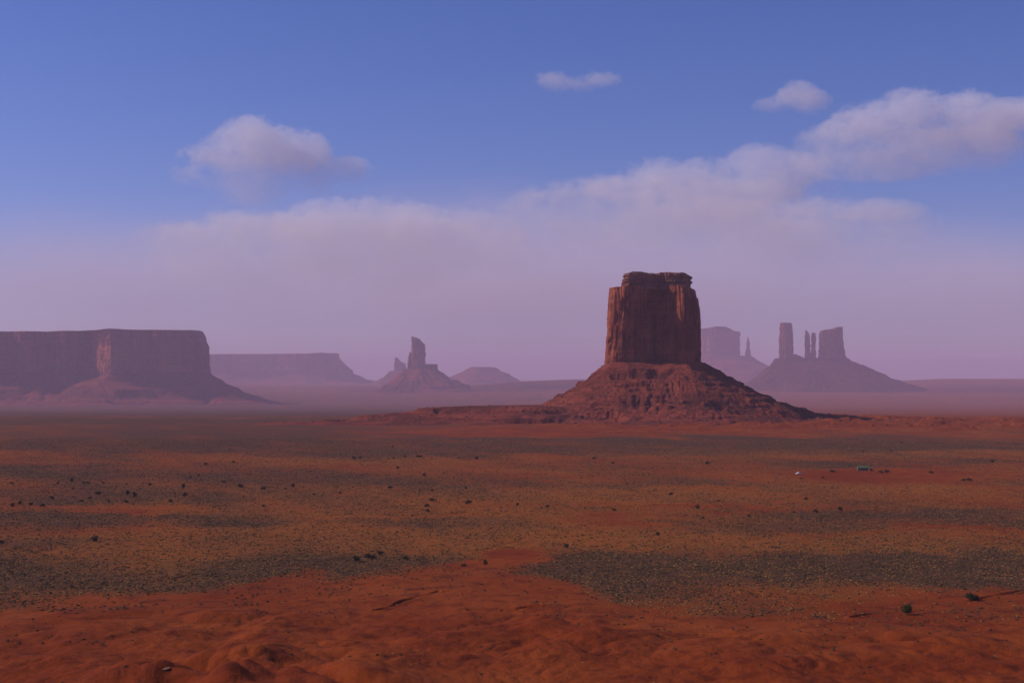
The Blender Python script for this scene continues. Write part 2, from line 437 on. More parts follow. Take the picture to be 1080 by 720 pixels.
def talus_mesh(poly, ztop, prof, reachL, reachR, reachF, reachB, res, zg=None, step=16.0, terr=0.6, gully=6.0, lump=3.0, seed=1, lscale=1.0, topvar=0.0):
    """apron of debris round an outline: prof = (distance fraction, height fraction)"""
    P = np.asarray(poly, float)
    c = P.mean(0)
    if c[1] > 6000: reachL, reachR, reachF, reachB, res, step, lscale, topvar = [1.6 * a for a in (reachL, reachR, reachF, reachB, res, step, lscale, topvar)]
    x0, x1 = P[:, 0].min() - reachL * 1.25, P[:, 0].max() + reachR * 1.25
    y0, y1 = P[:, 1].min() - reachF * 1.25, P[:, 1].max() + reachB * 1.25
    nx = int((x1 - x0) / res) + 1; ny = int((y1 - y0) / res) + 1
    gx, gy = np.meshgrid(np.linspace(x0, x1, nx), np.linspace(y0, y1, ny))
    wxn = gx + lscale * 14 * fbm(gx / (60 * lscale), gy / (60 * lscale), 0, seed + 3, 3); wyn = gy + lscale * 14 * fbm(gx / (60 * lscale), gy / (60 * lscale), 0, seed + 4, 3)
    d = np.maximum(poly_dist(wxn, wyn, P), 0)
    ang = np.arctan2(gy - c[1], gx - c[0])
    ca, sa = np.cos(ang), np.sin(ang)
    rx = np.where(ca > 0, reachR, reachL); ry = np.where(sa > 0, reachB, reachF)
    reach = 1 / np.sqrt((ca / rx) ** 2 + (sa / ry) ** 2)
    reach = reach * (1 + 0.16 * perlin(ca * 2.2, sa * 2.2, 0, seed + 6))
    q = d / reach
    g = height(gx.ravel(), gy.ravel()).reshape(gx.shape) if zg is None else np.full(gx.shape, float(zg))
    f = ipl(q, prof)
    env = sstep(0, 0.12, q) * sstep(1.02, 0.8, q)
    zt = ztop + topvar * perlin(ca * 1.6, sa * 1.6, 0, seed + 8)
    z = g + (zt - g) * f
    r = np.hypot(gx - c[0], gy - c[1])
    ang = ang + 0.22 * fbm(gx / (80 * lscale), gy / (80 * lscale), 0, seed + 23, 3)
    gully = gully * np.clip(0.25 + 2.2 * fbm(gx / (110 * lscale), gy / (110 * lscale), 0, seed + 27, 3), 0, 1.3)
    gl = 1 - np.abs(perlin(ang * 7.0, r / (260 * lscale), 0, seed + 11)) * 2.4
    gl2 = 1 - np.abs(perlin(ang * 17.0, r / (150 * lscale), 0, seed + 12)) * 2.4
    z = z - env * gully * lscale * (0.65 * np.clip(gl, 0, 1) ** 2 + 0.35 * np.clip(gl2, 0, 1) ** 2)
    # bedding ledges
    s = (z + 5 * lscale * perlin(gx / (130 * lscale), gy / (130 * lscale), 0, seed + 15)) / step
    fr = s - np.floor(s)
    tz = step * (sstep(0.62, 0.98, fr) - fr)
    k = np.minimum(1.1, terr * np.clip(0.35 + 1.5 * fbm(gx / (75 * lscale), gy / (75 * lscale), z / (step * 3), seed + 17, 3), 0, 1))
    z = z + env * k * tz
    s2 = (z + 9 * lscale * perlin(gx / (170 * lscale), gy / (170 * lscale), 0, seed + 35)) / (step * 2.7)
    f2 = s2 - np.floor(s2)
    k2 = sstep(.02, .2, fbm(gx / (120 * lscale), gy / (120 * lscale), z / (step * 6), seed + 37, 3))
    z = z + env * k2 * (1.0 if lscale < 2 else .3) * step * 2.7 * .8 * (sstep(0.60, 0.97, f2) - f2)
    z = z + env * lump * lscale * (fbm(gx / (17 * lscale), gy / (17 * lscale), 0, seed + 19, 4, 0.6) * 1.5)
    z = np.where(q > 1.0, g - 4 - 25 * (q - 1), z)
    V = np.stack([gx, gy, z], -1).reshape(-1, 3)
    Fc = grid_faces(nx, ny)
    keep = (z - g).reshape(-1)[Fc].max(1) > -2.5
    Fc = Fc[keep]
    used = np.unique(Fc); remap = np.zeros(len(V), np.int64); remap[used] = np.arange(len(used))
    return V[used], remap[Fc]


def persp(plan, cpx): return [((a + cpx - 540) * (1 + b / F) - (cpx - 540), b) for a, b in plan]


def wpoly(plan, S, cx, cy, grow=1.0):
    return [(cx + a * S * grow, cy + b * S * grow) for a, b in plan]


ROCK = rock_mat('red_sandstone')
CAP = rock_mat('cap_sandstone', 0.6, (0.20, 0.080, 0.055), (0.09, 0.036, 0.031), (0.29, 0.145, 0.10), 0.3, 0.8, 1.5)
TALUS = talus_mat('red_talus')
ROCK_M = rock_mat('mesa_sandstone', 3.8, (0.20, 0.070, 0.048))
TALUS_M = talus_mat('mesa_talus', 3.8)
ROCK_F = rock_mat('distant_sandstone', 5.6, (0.20, 0.070, 0.048))
TALUS_F = talus_mat('distant_talus', 5.6)

# ------------------------------------------------------------------ main butte
Y0 = 2700.0; S0 = Y0 / F
bx, by = wx(690, Y0), Y0
zb = hgt(bx, by)
root = thing('sandstone_butte', 'tall dark red flat-topped butte with crumbly cap and wide talus skirt, the closest one', 'butte', (bx, by, zb))
root['label'] = 'big dark red butte with crumbly flat cap and wide talus skirt casting a shadow'
plan_main = [(-53, -6), (-45, -27), (-37, -31), (-29, -26), (-8, -14), (3, -4), (9, -9), (27, -40), (35, -31), (44, -4), (53, 14), (50, 27), (28, 43), (-12, 46), (-40, 34), (-53, 12)]
V, Fc = tower_mesh(plan_main, bx, by, wz(392, Y0) - 14, wz(304, Y0), S0,
                   profL=((0, 1.03), (.14, 1.0), (.5, 0.935), (.85, 0.885), (1, 0.85)), profR=((0, 1.0), (.3, .985), (.7, .965), (.9, .93), (1, 0.87)),
                   prof=((0, 1.05), (.5, .97), (1, .90)), n=1100, m=230, fl=4.0, ff=27, crack=5.5, cf=30, strata=0.35, sf=14, rough=0.9, toprough=1.0, seed=4, carve=((26, 8, .75, .30, 19), (30, 5, .93, 1.0, 6)),
                   top=((-60, 0), (-37, 0.4), (-34, -1), (-31, 1.5), (30, 1.5), (40, 0), (60, -3)))
mesh_obj('cliff', V, Fc, ROCK, root, True, (bx, by, zb))
plan_cap = [(-31, -19), (-20, -21), (-4, -13), (8, -9), (16, -16), (28, -14), (38, -4), (40, 12), (24, 30), (-10, 32), (-30, 20), (-33, 0)]
V, Fc = tower_mesh(plan_cap, bx, by, wz(306, Y0), wz(289.5, Y0), S0, prof=((0, 1.0), (.3, .97), (.55, 1.0), (.8, .985), (1, .97)), n=800, m=70, fl=3.0, ff=11, crack=2.6, cf=13, strata=1.6, sf=6.0, rough=2.3, toprough=3.6, seed=14,
                   top=((-34, 0), (-26, .2), (-24, 1.4), (-14, 1.0), (-11, 0.1), (-4, .5), (-3, -.4), (4, -.2), (5, 1.0), (16, 1.2), (18, .5), (30, 1.0), (36, -1), (40, -3)))
mesh_obj('cap_rock', V, Fc, CAP, root, True, (bx, by, zb))
tp = wpoly([(-54, 0), (-46, -26), (-30, -33), (26, -33), (44, -14), (54, 12), (50, 27), (28, 43), (-12, 46), (-40, 34)], S0, bx, by)
V, Fc = talus_mesh(tp, wz(382.5, Y0), ((0, 1), (.06, .93), (.2, .76), (.42, .50), (.60, .32), (.75, .19), (.9, .075), (1, 0)), 176, 236, 250, 300, 1.6, step=9.5, terr=0.75, gully=8.0, lump=4.0, seed=24, topvar=7)
mesh_obj('talus_slope', V, Fc, TALUS, root, True, (bx, by, zb))
# low stepped bench running out from the foot of the talus
bp = [(wx(485, 2640), 2640), (wx(560, 2550), 2550), (wx(640, 2550), 2560), (wx(640, 2760), 2760), (wx(540, 2760), 2760), (wx(505, 2720), 2720)]
V, Fc = talus_mesh(bp, wz(428.5, 2600), ((0, 1), (.10, .93), (.2, .86), (.25, .62), (.5, .42), (.56, .2), (1, 0)), 400, 60, 130, 150, 2.2, step=7, terr=1.0, gully=3, lump=1.6, seed=44, topvar=3)
mesh_obj('rock_bench', V, Fc, TALUS, root, True, (bx, by, zb))


# ------------------------------------------------------------------ other buttes and mesas
def formation(name, label, cat, cx, cy, pieces, group=None):
    """pieces: (part name, (V, F), material)"""
    zc = hgt(cx, cy)
    r = thing(name, label, cat, (cx, cy, zc), group)
    for pn, (V, Fc), mt in pieces:
        mesh_obj(pn, V, Fc, mt, r, True, (cx, cy, zc))
    return r


# big mesa
Y1 = 12200.0; S1 = Y1 / F; mx = wx(60, Y1)
pl = persp([(-330, 10), (-190, -18), (-96, -30), (-62, -14), (-52, 6), (-38, -8), (-12, 8), (-4, 24), (8, 10), (26, 26), (36, 42), (42, 10), (54, -18), (69, -12), (92, 8), (98, 20), (108, 8), (132, 26), (152, 32), (160, 44), (156, 120), (40, 190), (-330, 170)], 60)
V, Fc = tower_mesh(pl, mx, Y1, wz(402, Y1), wz(349, Y1), S1, prof=((0, 1.01), (.55, 1.0), (.78, .995), (.8, .985), (1, .975)), n=1600, m=150, fl=11, ff=62, crack=14, cf=85, strata=1.6, sf=36, rough=3.4, toprough=6, seed=54,
                   top=((-330, -2), (-60, -.6), (-8, -.2), (-6, .5), (6, .4), (8, -.4), (20, -.2), (40, .3), (62, 2.2), (74, 1.2), (140, 2), (143, 1), (152, -7), (157, -11), (163, -14)))
t_ = talus_mesh(wpoly(pl, S1, mx, Y1), wz(393, Y1), ((0, 1), (.08, .9), (.25, .66), (.5, .36), (.75, .13), (1, 0)), 330, 470, 520, 400, 8.5, step=48, terr=0.6, gully=11, lump=2.5, seed=64, lscale=3.0, topvar=22)
formation('broad_mesa', 'broad dusky flat-topped mesa with a lit prow above hazy talus, cut off by the frame', 'mesa', mx, Y1, [('cliff', (V, Fc), ROCK_M), ('talus_slope', t_, TALUS_M)])

# pale mesa behind it
Y2 = 28000.0; S2 = Y2 / F; qx = wx(290, Y2)
pl = persp([(-120, 0), (-40, -8), (-5, 3), (20, -6), (50, -8), (66, -2), (74, 6), (84, 30), (40, 70), (-120, 70)], 290)
V, Fc = tower_mesh(pl, qx, Y2, wz(402, Y2), wz(373.5, Y2), S2, profR=((0, 1.10), (.3, 1.04), (.6, .97), (.8, .90), (1, .82)), prof=((0, 1.03), (1, .97)), n=600, m=60, fl=14, ff=150, crack=16, cf=180, strata=8, sf=70, rough=5, toprough=6, seed=74,
                   top=((-120, -1.5), (-60, 0), (40, .5), (62, 1.6), (72, 0), (80, -6), (90, -16)))
t_ = talus_mesh(wpoly(pl, S2, qx, Y2), wz(394, Y2), ((0, 1), (.1, .85), (.4, .42), (.7, .15), (1, 0)), 500, 420, 500, 400, 24, step=70, terr=.5, gully=14, lump=4, seed=84, lscale=5, topvar=20)
formation('distant_mesa', 'faint long mesa fading into purple dust behind the broad dusky mesa', 'mesa', qx, Y2, [('cliff', (V, Fc), ROCK_F), ('talus_slope', t_, TALUS_F)])

# castle-like butte
Y3 = 18000.0; S3 = Y3 / F; kx = wx(442, Y3)
sp = tower_mesh([(-7, -4), (-2, -6), (5, -4), (7, 2), (3, 7), (-5, 6), (-8, 1)], kx, Y3, wz(392, Y3), wz(358, Y3), S3, prof=((0, 1.1), (.4, 1.0), (1, .97)), n=420, m=110, fl=4, ff=26, crack=6, cf=34, strata=3, sf=30, rough=3, toprough=3, seed=94,
                top=((-8, 3.5), (-6.2, 3.2), (-5.6, 2.2), (-2, 1.6), (0, .3), (1, .3), (2, -2), (4, -3), (4.6, -4.6), (8, -5)))
sh = tower_mesh([(-4, -3), (3, -4), (5, 3), (-3, 4)], wx(434, Y3), Y3 + 5, wz(393, Y3), wz(371.5, Y3), S3, prof=((0, 1.15), (.7, 1), (1, .6)), n=260, m=70, fl=4, ff=26, crack=5, cf=30, strata=3, sf=25, rough=3, toprough=3, seed=95)
lg = tower_mesh([(-11, -5), (10, -6), (12, 2), (8, 7), (-10, 6)], wx(450, Y3), Y3 + 15, wz(397, Y3), wz(384, Y3), S3, prof=((0, 1.08), (1, .97)), n=320, m=60, fl=5, ff=28, crack=6, cf=36, strata=4, sf=24, rough=3, toprough=4, seed=96)
pl3 = [(-14, -6), (0, -10), (17, -6), (18, 6), (0, 10), (-14, 7)]
t_ = talus_mesh(wpoly(pl3, S3, kx, Y3), wz(389, Y3), ((0, 1), (.1, .88), (.3, .6), (.5, .40), (.62, .30), (.66, .2), (1, 0)), 280, 420, 380, 300, 8, step=40, terr=.8, gully=12, lump=3, seed=97, lscale=3.2, topvar=10)
formation('castle_butte', 'small castle-like butte with a slanted spire and low side ledge on a cone', 'butte', kx, Y3, [('spire', sp, ROCK_F), ('shoulder_block', sh, ROCK_F), ('ledge_block', lg, ROCK_F), ('talus_slope', t_, TALUS_F)])

# faint spire behind the castle
Y4 = 27000.0; S4 = Y4 / F; fx = wx(420, Y4)
sp = tower_mesh([(-4, -3), (0, -4), (7, -3), (9, 3), (0, 5), (-4, 3)], fx, Y4, wz(396, Y4), wz(377, Y4), S4, prof=((0, 1.15), (1, .95)), n=260, m=60, fl=5, ff=40, crack=7, cf=50, strata=4, sf=40, rough=4, toprough=3, seed=104, top=((-5, 0), (-1, 0), (1, -3), (4, -5), (9, -7)))
t_ = talus_mesh(wpoly([(-8, -5), (12, -5), (12, 6), (-8, 6)], S4, fx, Y4), wz(391, Y4), ((0, 1), (.4, .45), (1, 0)), 250, 300, 300, 250, 16, seed=105, lscale=4, step=50)
formation('rock_spire', 'faint hooked rock spire peeking out behind the castle-like butte', 'rock spire', fx, Y4, [('pinnacle', sp, ROCK_F), ('talus_slope', t_, TALUS_F)])

# rounded hill
Y5 = 28000.0; S5 = Y5 / F; hx = wx(508, Y5)
t_ = talus_mesh(wpoly([(-8, -8), (4, -10), (10, -4), (8, 8), (-8, 8)], S5, hx, Y5), wz(387, Y5), ((0, 1), (.12, .95), (.3, .76), (.55, .52), (.8, .30), (.9, .12), (1, 0)), 400, 440, 500, 400, 18, seed=115, lscale=5, step=55, topvar=4, zg=hgt(hx, Y5) - 5)
h_ = mesh_obj('rounded_hill', *t_, TALUS_F, None, True, (hx, Y5, hgt(hx, Y5)))
tag(h_, 'low rounded hill fading in haze between the castle-like butte and big butte', 'hill')

# the distant group of towers
Y6 = 27000.0; S6 = Y6 / F; ax = wx(762, Y6)
pl = [(-28, 0), (-12, -9), (6, -7), (17, -3), (20, 4), (14, 14), (-26, 14)]
bt = tower_mesh(pl, ax, Y6, wz(382, Y6), wz(346.5, Y6), S6, prof=((0, 1.03), (.5, 1), (1, .96)), n=420, m=90, fl=8, ff=60, crack=11, cf=70, strata=6, sf=50, rough=4, toprough=4, seed=124, top=((-28, -1), (-16, .6), (-8, 2), (2, 2), (9, -1), (12, -3), (17, -3), (20, -4.5)))
t_ = talus_mesh(wpoly([(-28, -2), (-12, -10), (18, -8), (30, -4), (30, 8), (-26, 14)], S6, ax, Y6), wz(375, Y6), ((0, 1), (.1, .88), (.35, .62), (.6, .38), (.8, .2), (1, 0)), 500, 560, 650, 500, 16, seed=125, lscale=4.5, step=60)
formation('square_butte', 'pale blocky butte in haze just behind the shoulder of the big butte', 'butte', ax, Y6, [('cliff', bt, ROCK_F), ('talus_slope', t_, TALUS_F)])
sp = tower_mesh([(-2.6, -2), (0, -2.6), (2.4, -2), (2.8, 1), (0, 2.6), (-2.6, 1.5)], wx(788.6, Y6), Y6 - 40, wz(379, Y6), wz(355.5, Y6), S6, prof=((0, 1.25), (.3, .95), (.6, .75), (.85, .45), (1, .3)), n=200, m=80, fl=3, ff=30, crack=3, cf=40, strata=4, sf=30, rough=3, toprough=2, seed=126)
formation('needle_spire', 'thin needle of rock standing alone beside the pale blocky butte', 'rock spire', wx(788.6, Y6), Y6 - 40, [('pinnacle', sp, ROCK_F)])

Y7 = 18800.0; S7 = Y7 / F
tw = tower_mesh([(-8, -3), (-3, -6), (4, -5), (8, 0), (6, 7), (-5, 7)], wx(829, Y7), Y7, wz(386, Y7), wz(340.5, Y7), S7, prof=((0, 1.14), (.2, 1.06), (.55, 1.0), (.85, .96), (.93, .9), (1, .86)), n=420, m=130, fl=4, ff=34, crack=7, cf=44, strata=3.5, sf=40, rough=3, toprough=3, seed=134)
lb = tower_mesh([(-7, -4), (5, -5), (7, 2), (-6, 5)], wx(842, Y7), Y7 + 30, wz(384, Y7), wz(374.5, Y7), S7, prof=((0, 1.2), (1, .75)), n=240, m=50, fl=5, ff=30, crack=6, cf=40, strata=4, sf=24, rough=4, toprough=6, seed=150, top=((-7, 1.5), (-2, .5), (2, -1), (7, -2.5)))
formation('rock_tower', 'tall blunt single rock tower, the highest of the hazy group', 'rock tower', wx(829, Y7), Y7, [('cliff', tw, ROCK_F), ('ledge_block', lb, ROCK_F)])
p1 = tower_mesh([(-2.6, -3), (0, -3.4), (2.6, -2.5), (2.8, 2), (0, 3.5), (-2.6, 2.5)], wx(852, Y7), Y7 + 20, wz(386, Y7), wz(352, Y7), S7, prof=((0, 1.2), (.5, 1.0), (.85, .85), (1, .7)), n=260, m=110, fl=3, ff=22, crack=5, cf=26, strata=3, sf=30, rough=3, toprough=3, seed=136, top=((-3, 4), (-1.2, 3.6), (0, 1), (3, -1)))
p2 = tower_mesh([(-2.6, -3), (0, -3.2), (2.2, -2.5), (2.6, 2), (0, 3.2), (-2.4, 2.5)], wx(858.3, Y7), Y7 + 20, wz(386, Y7), wz(351, Y7), S7, prof=((0, 1.25), (.5, 1.0), (1, .88)), n=260, m=110, fl=3, ff=22, crack=5, cf=26, strata=3, sf=30, rough=3, toprough=3, seed=137)
formation('twin_pinnacles', 'pair of slim joined rock pinnacles between the blunt tower and wide block', 'rock spire', wx(855, Y7), Y7 + 20, [('pinnacle', p1, ROCK_F), ('pinnacle', p2, ROCK_F)])
bk = tower_mesh([(-16, -2), (-11, -7), (2, -8), (11, -4), (13, 3), (9, 10), (-12, 10)], wx(878.5, Y7), Y7, wz(386, Y7), wz(347, Y7), S7, profR=((0, 1.30), (.22, 1.14), (.6, .93), (1, .80)), prof=((0, 1.1), (.3, 1.0), (1, .96)), n=520, m=130, fl=5, ff=34, crack=9, cf=44, strata=4, sf=40, rough=4, toprough=3, seed=138,
                top=((-17, -7), (-14.5, -5.5), (-13, -3), (-10, -1), (-2, 0), (4, 0.5), (5, 2.2), (9, 2.4), (10, 1), (14, 0)))
formation('wide_butte', 'wide upright block with notched top at the outer end of the hazy group', 'butte', wx(878.5, Y7), Y7, [('cliff', bk, ROCK_F)])
t_ = talus_mesh([(wx(818, Y7), Y7 - 40), (wx(840, Y7), Y7 - 70), (wx(893, Y7), Y7 - 60), (wx(897, Y7), Y7 + 60), (wx(880, Y7), Y7 + 110), (wx(818, Y7), Y7 + 90)], wz(377.5, Y7), ((0, 1), (.1, .86), (.3, .62), (.55, .37), (.8, .14), (1, 0)), 300, 690, 560, 420, 9, seed=140, lscale=3.5, step=45, gully=9, topvar=6)
tag(mesh_obj('talus_ridge', *t_, talus_mat('dark_distant_talus', 5.6, (0.14, 0.040, 0.028), (0.08, 0.026, 0.020), (0.20, 0.07, 0.048)), None, True, (wx(855, Y7), Y7, 0)), 'sloping hazy talus ridge carrying the blunt tower, pinnacles and wide block', 'ridge')

# ------------------------------------------------------------------ rubble on the main talus
def lump_template(rng, kind):
    """low blob: rings of displaced verts; returns verts, tris"""
    if kind == 'rock':
        n, rings = 6, [(0.0, .8), (.45, 1.0), (.85, .55)]
    else:
        n, rings = 7, [(0.0, .55), (.35, 1.0), (.75, .72)]
    V = []; T = []
    for z, r in rings:
        for k in range(n):
            a = 2 * math.pi * (k + rng.uniform(-.3, .3)) / n
            rr = r * rng.uniform(.62, 1.2)
            V.append((rr * math.cos(a), rr * math.sin(a), max(-.1, z + rng.uniform(-.14, .14))))
    V.append((rng.uniform(-.2, .2), rng.uniform(-.2, .2), 1.0)); top = len(V) - 1
    for i in range(len(rings) - 1):
        for k in range(n):
            a, b = i * n + k, i * n + (k + 1) % n
            T += [(a, b, b + n), (a, b + n, a + n)]
    L = (len(rings) - 1) * n
    for k in range(n): T.append((L + k, L + (k + 1) % n, top))
    return np.array(V), np.array(T)


def scatter(name, P, size, hratio, mat, kind, seed, smooth=False):
    rng = np.random.default_rng(seed)
    tmpl = [lump_template(rng, kind) for _ in range(9)]
    Vs = []; Ts = []; off = 0; shade = []
    which = rng.integers(0, len(tmpl), len(P))
    for w, (tv, tt) in enumerate(tmpl):
        idx = np.where(which == w)[0]
        if not len(idx): continue
        a = rng.uniform(0, 2 * math.pi, len(idx)); c, s = np.cos(a), np.sin(a)
        sz = size[idx]; hz = sz * hratio * rng.uniform(.7, 1.3, len(idx))
        ex = rng.uniform(.8, 1.3, len(idx))
        x = tv[None, :, 0] * ex[:, None]; y = tv[None, :, 1] / ex[:, None]
        X = (x * c[:, None] - y * s[:, None]) * sz[:, None] + P[idx, 0][:, None]
        Yy = (x * s[:, None] + y * c[:, None]) * sz[:, None] + P[idx, 1][:, None]
        Z = tv[None, :, 2] * hz[:, None] + P[idx, 2][:, None]
        Vs.append(np.stack([X, Yy, Z], -1).reshape(-1, 3))
        Ts.append((tt[None] + (np.arange(len(idx)) * len(tv))[:, None, None] + off).reshape(-1, 3))
        off += len(idx) * len(tv)
        shade.append(np.repeat(rng.uniform(0, 1, len(idx)), len(tv)))
    o = mesh_obj(name, np.concatenate(Vs), np.concatenate(Ts), mat, None, smooth)
    at = o.data.attributes.new('tone', 'FLOAT', 'POINT'); at.data.foreach_set('value', np.concatenate(shade).astype(np.float32))
    return o


def tone_mat(name, c1, c2, c3=None):
    m, nt = new_mat(name)
    a = nd(nt, 'ShaderNodeAttribute', attribute_name='tone').outputs['Fac']
    pos = nd(nt, 'ShaderNodeNewGeometry').outputs['Position']
    n = noise_(nt, pos, 3.0, 2)
    c = mix_(nt, a, c1, c2)
    if c3: c = mix_(nt, ramp_(nt, n, 0.45, 0.65), c, c3)
    finish(nt, c, None, rough=1.0)
    return m


def talus_points(obj, n, seed):
    rng = np.random.default_rng(seed)
    me = obj.data; V = np.empty(len(me.vertices) * 3, np.float32); me.vertices.foreach_get('co', V)
    V = V.reshape(-1, 3) + np.array(obj.parent.location)
    dens = fbm(V[:, 0] / 50, V[:, 1] / 50, 0, seed, 3)
    ok = np.where((dens > 0.02) & (V[:, 1] < by + 60))[0]
    return V[rng.choice(ok, n)] + np.column_stack([rng.uniform(-.8, .8, (n, 2)), np.full(n, -.4)])


tal = [c for c in root.children if c.name.startswith('talus_slope')][0]
bench = [c for c in root.children if c.name.startswith('rock_bench')][0]
P = np.concatenate([talus_points(tal, 3400, 5), talus_points(bench, 700, 6)])
sz = 0.6 + 2.2 * RNG.random(len(P)) ** 4
tag(scatter('rubble', P, sz, 0.8, tone_mat('rubble_rock', (0.11, 0.034, 0.024), (0.26, 0.095, 0.062)), 'rock', 15), 'fallen blocks littering the talus of the big butte', None, None, 'stuff')


# ------------------------------------------------------------------ scrub cover
def scatter_points(n, y0, y1, seed, power=2.0):
    rng = np.random.default_rng(seed)
    Y = np.exp(rng.uniform(math.log(y0), math.log(y1), n)) if power == 0 else (y0 ** power + rng.random(n) * (y1 ** power - y0 ** power)) ** (1 / power)
    U = rng.uniform(-0.43, 0.43, n)
    return U * Y, Y


def cover(which, n, seed, y0=330, y1=2000, power=0.7):
    x, y = scatter_points(n, y0, y1, seed, power)
    S, G, fore = zones(x, y)
    rng = np.random.default_rng(seed + 1)
    cl = fbm(x / 9, y / 9, 0, seed + 2, 2) + .8 * fbm(x / 28, y / 34, 0, seed + 4, 2)
    w = (np.clip(S + 0.22 * G, 0, 1.2) if which == 'S' else np.clip(G + .15 * S, 0, 1.2)) * (0.72 + 1.5 * cl)
    w = np.where(fore > .5, w * 0.55, w)
    k = rng.random(n) < w
    x, y = x[k], y[k]
    return np.column_stack([x, y, height(x, y) - 0.05])


PS = cover('S', 330000, 201)
PG = cover('G', 300000, 301)
SAGE = tone_mat('sage_leaves', (0.048, 0.035, 0.019), (0.098, 0.066, 0.034))
STRAW = tone_mat('dry_grass', (0.20, 0.083, 0.022), (0.38, 0.185, 0.057))
szS = 0.22 + 0.46 * RNG.random(len(PS)) ** 1.5
szG = 0.20 + 0.28 * RNG.random(len(PG))
tag(scatter('sagebrush_cover', PS, szS, 0.75, SAGE, 'bush', 25), 'grey green sagebrush scattered over the plain', None, None, 'stuff')
tag(scatter('dry_grass', PG, szG, 0.8, STRAW, 'bush', 35), 'tufts of dry tan grass scattered over the plain', None, None, 'stuff')
print('sage', len(PS), 'grass', len(PG))


# ------------------------------------------------------------------ junipers and dark bushes
LEAF = [tone_mat('juniper_leaves', (0.022, 0.030, 0.014), (0.060, 0.066, 0.028)), tone_mat('juniper_green', (0.045, 0.062, 0.016), (0.115, 0.125, 0.035))]
BARK = plain_mat('juniper_bark', (0.10, 0.06, 0.04), (0.16, 0.10, 0.07), 6)


def crown_mesh(rng, w, h, n):
    """leaf sprays through the volume of several lobes"""
    lobes = [(rng.uniform(-.45, .45) * w, rng.uniform(-.45, .45) * w, rng.uniform(.32, .74) * h, rng.uniform(.24, .42)) for _ in range(8)] + [(0, 0, .55 * h, .5)]
    V = []; T = []
    for _ in range(n):
        lx, ly, lz, lr = lobes[rng.integers(len(lobes))]
        d = rng.normal(size=3); d /= np.linalg.norm(d); rr = lr * (0.45 + 0.55 * rng.random() ** .5)
        c = np.array([lx + d[0] * rr * w, ly + d[1] * rr * w, max(.06 * h, lz + d[2] * rr * h * .75)])
        s = rng.uniform(.05, .12) * w
        a = rng.normal(size=3); a /= np.linalg.norm(a); b = np.cross(a, rng.normal(size=3)); b /= np.linalg.norm(b)
        k = len(V)
        V += [c - a * s, c + b * s * .8, c + a * s * 1.2, c - b * s * .8]
        T.append((k, k + 1, k + 2, k + 3))
    return np.array(V), np.array(T)


def trunk_mesh(rng, w, h):
    V = []; Fq = []
    def limb(p, q, r0, r1, n=6):
        p = np.array(p); q = np.array(q); ax_ = (q - p) / np.linalg.norm(q - p)
        a = np.cross(ax_, (0.3, .9, .2)); a /= np.linalg.norm(a); b = np.cross(ax_, a); k = len(V)
        for e, r in ((p, r0), ((p + q) / 2 + rng.normal(size=3) * .02 * h, (r0 + r1) / 2), (q, r1)):
            for i in range(n):
                t = 2 * math.pi * i / n; V.append(e + (a * math.cos(t) + b * math.sin(t)) * r)
        for j in range(2):
            for i in range(n): Fq.append((k + j * n + i, k + j * n + (i + 1) % n, k + (j + 1) * n + (i + 1) % n, k + (j + 1) * n + i))
    limb((0, 0, -.2), (.02 * w, 0, .45 * h), .06 * w, .035 * w)
    for i in range(4):
        t = 2 * math.pi * (i + rng.random() * .6) / 4
        limb((0, 0, (.1 + .08 * i) * h), (.32 * w * math.cos(t), .32 * w * math.sin(t), (.45 + .08 * i) * h), .035 * w, .012 * w)
    return np.array(V), np.array(Fq)


def make_bush(w, h, n, seed, leaf):
    rng = np.random.default_rng(seed)
    r = thing('juniper_bush', 'x', 'bush', (0, 0, 0))
    V, T = crown_mesh(rng, w, h, n)
    c = mesh_obj('crown', V, T, leaf, r, False)
    at = c.data.attributes.new('tone', 'FLOAT', 'POINT'); at.data.foreach_set('value', np.repeat(rng.random(len(T)), 4).astype(np.float32))
    V, T = trunk_mesh(rng, w, h)
    mesh_obj('trunk', V, T, BARK, r, True)
    return r


def copy_tree(o):
    c = o.copy(); COL.objects.link(c)
    for ch in o.children:
        d = ch.copy(); COL.objects.link(d); d.parent = c
    return c


PROTO = [make_bush(1.0, 0.85, 260, 400 + i, LEAF[0]) for i in range(4)]
used = set()
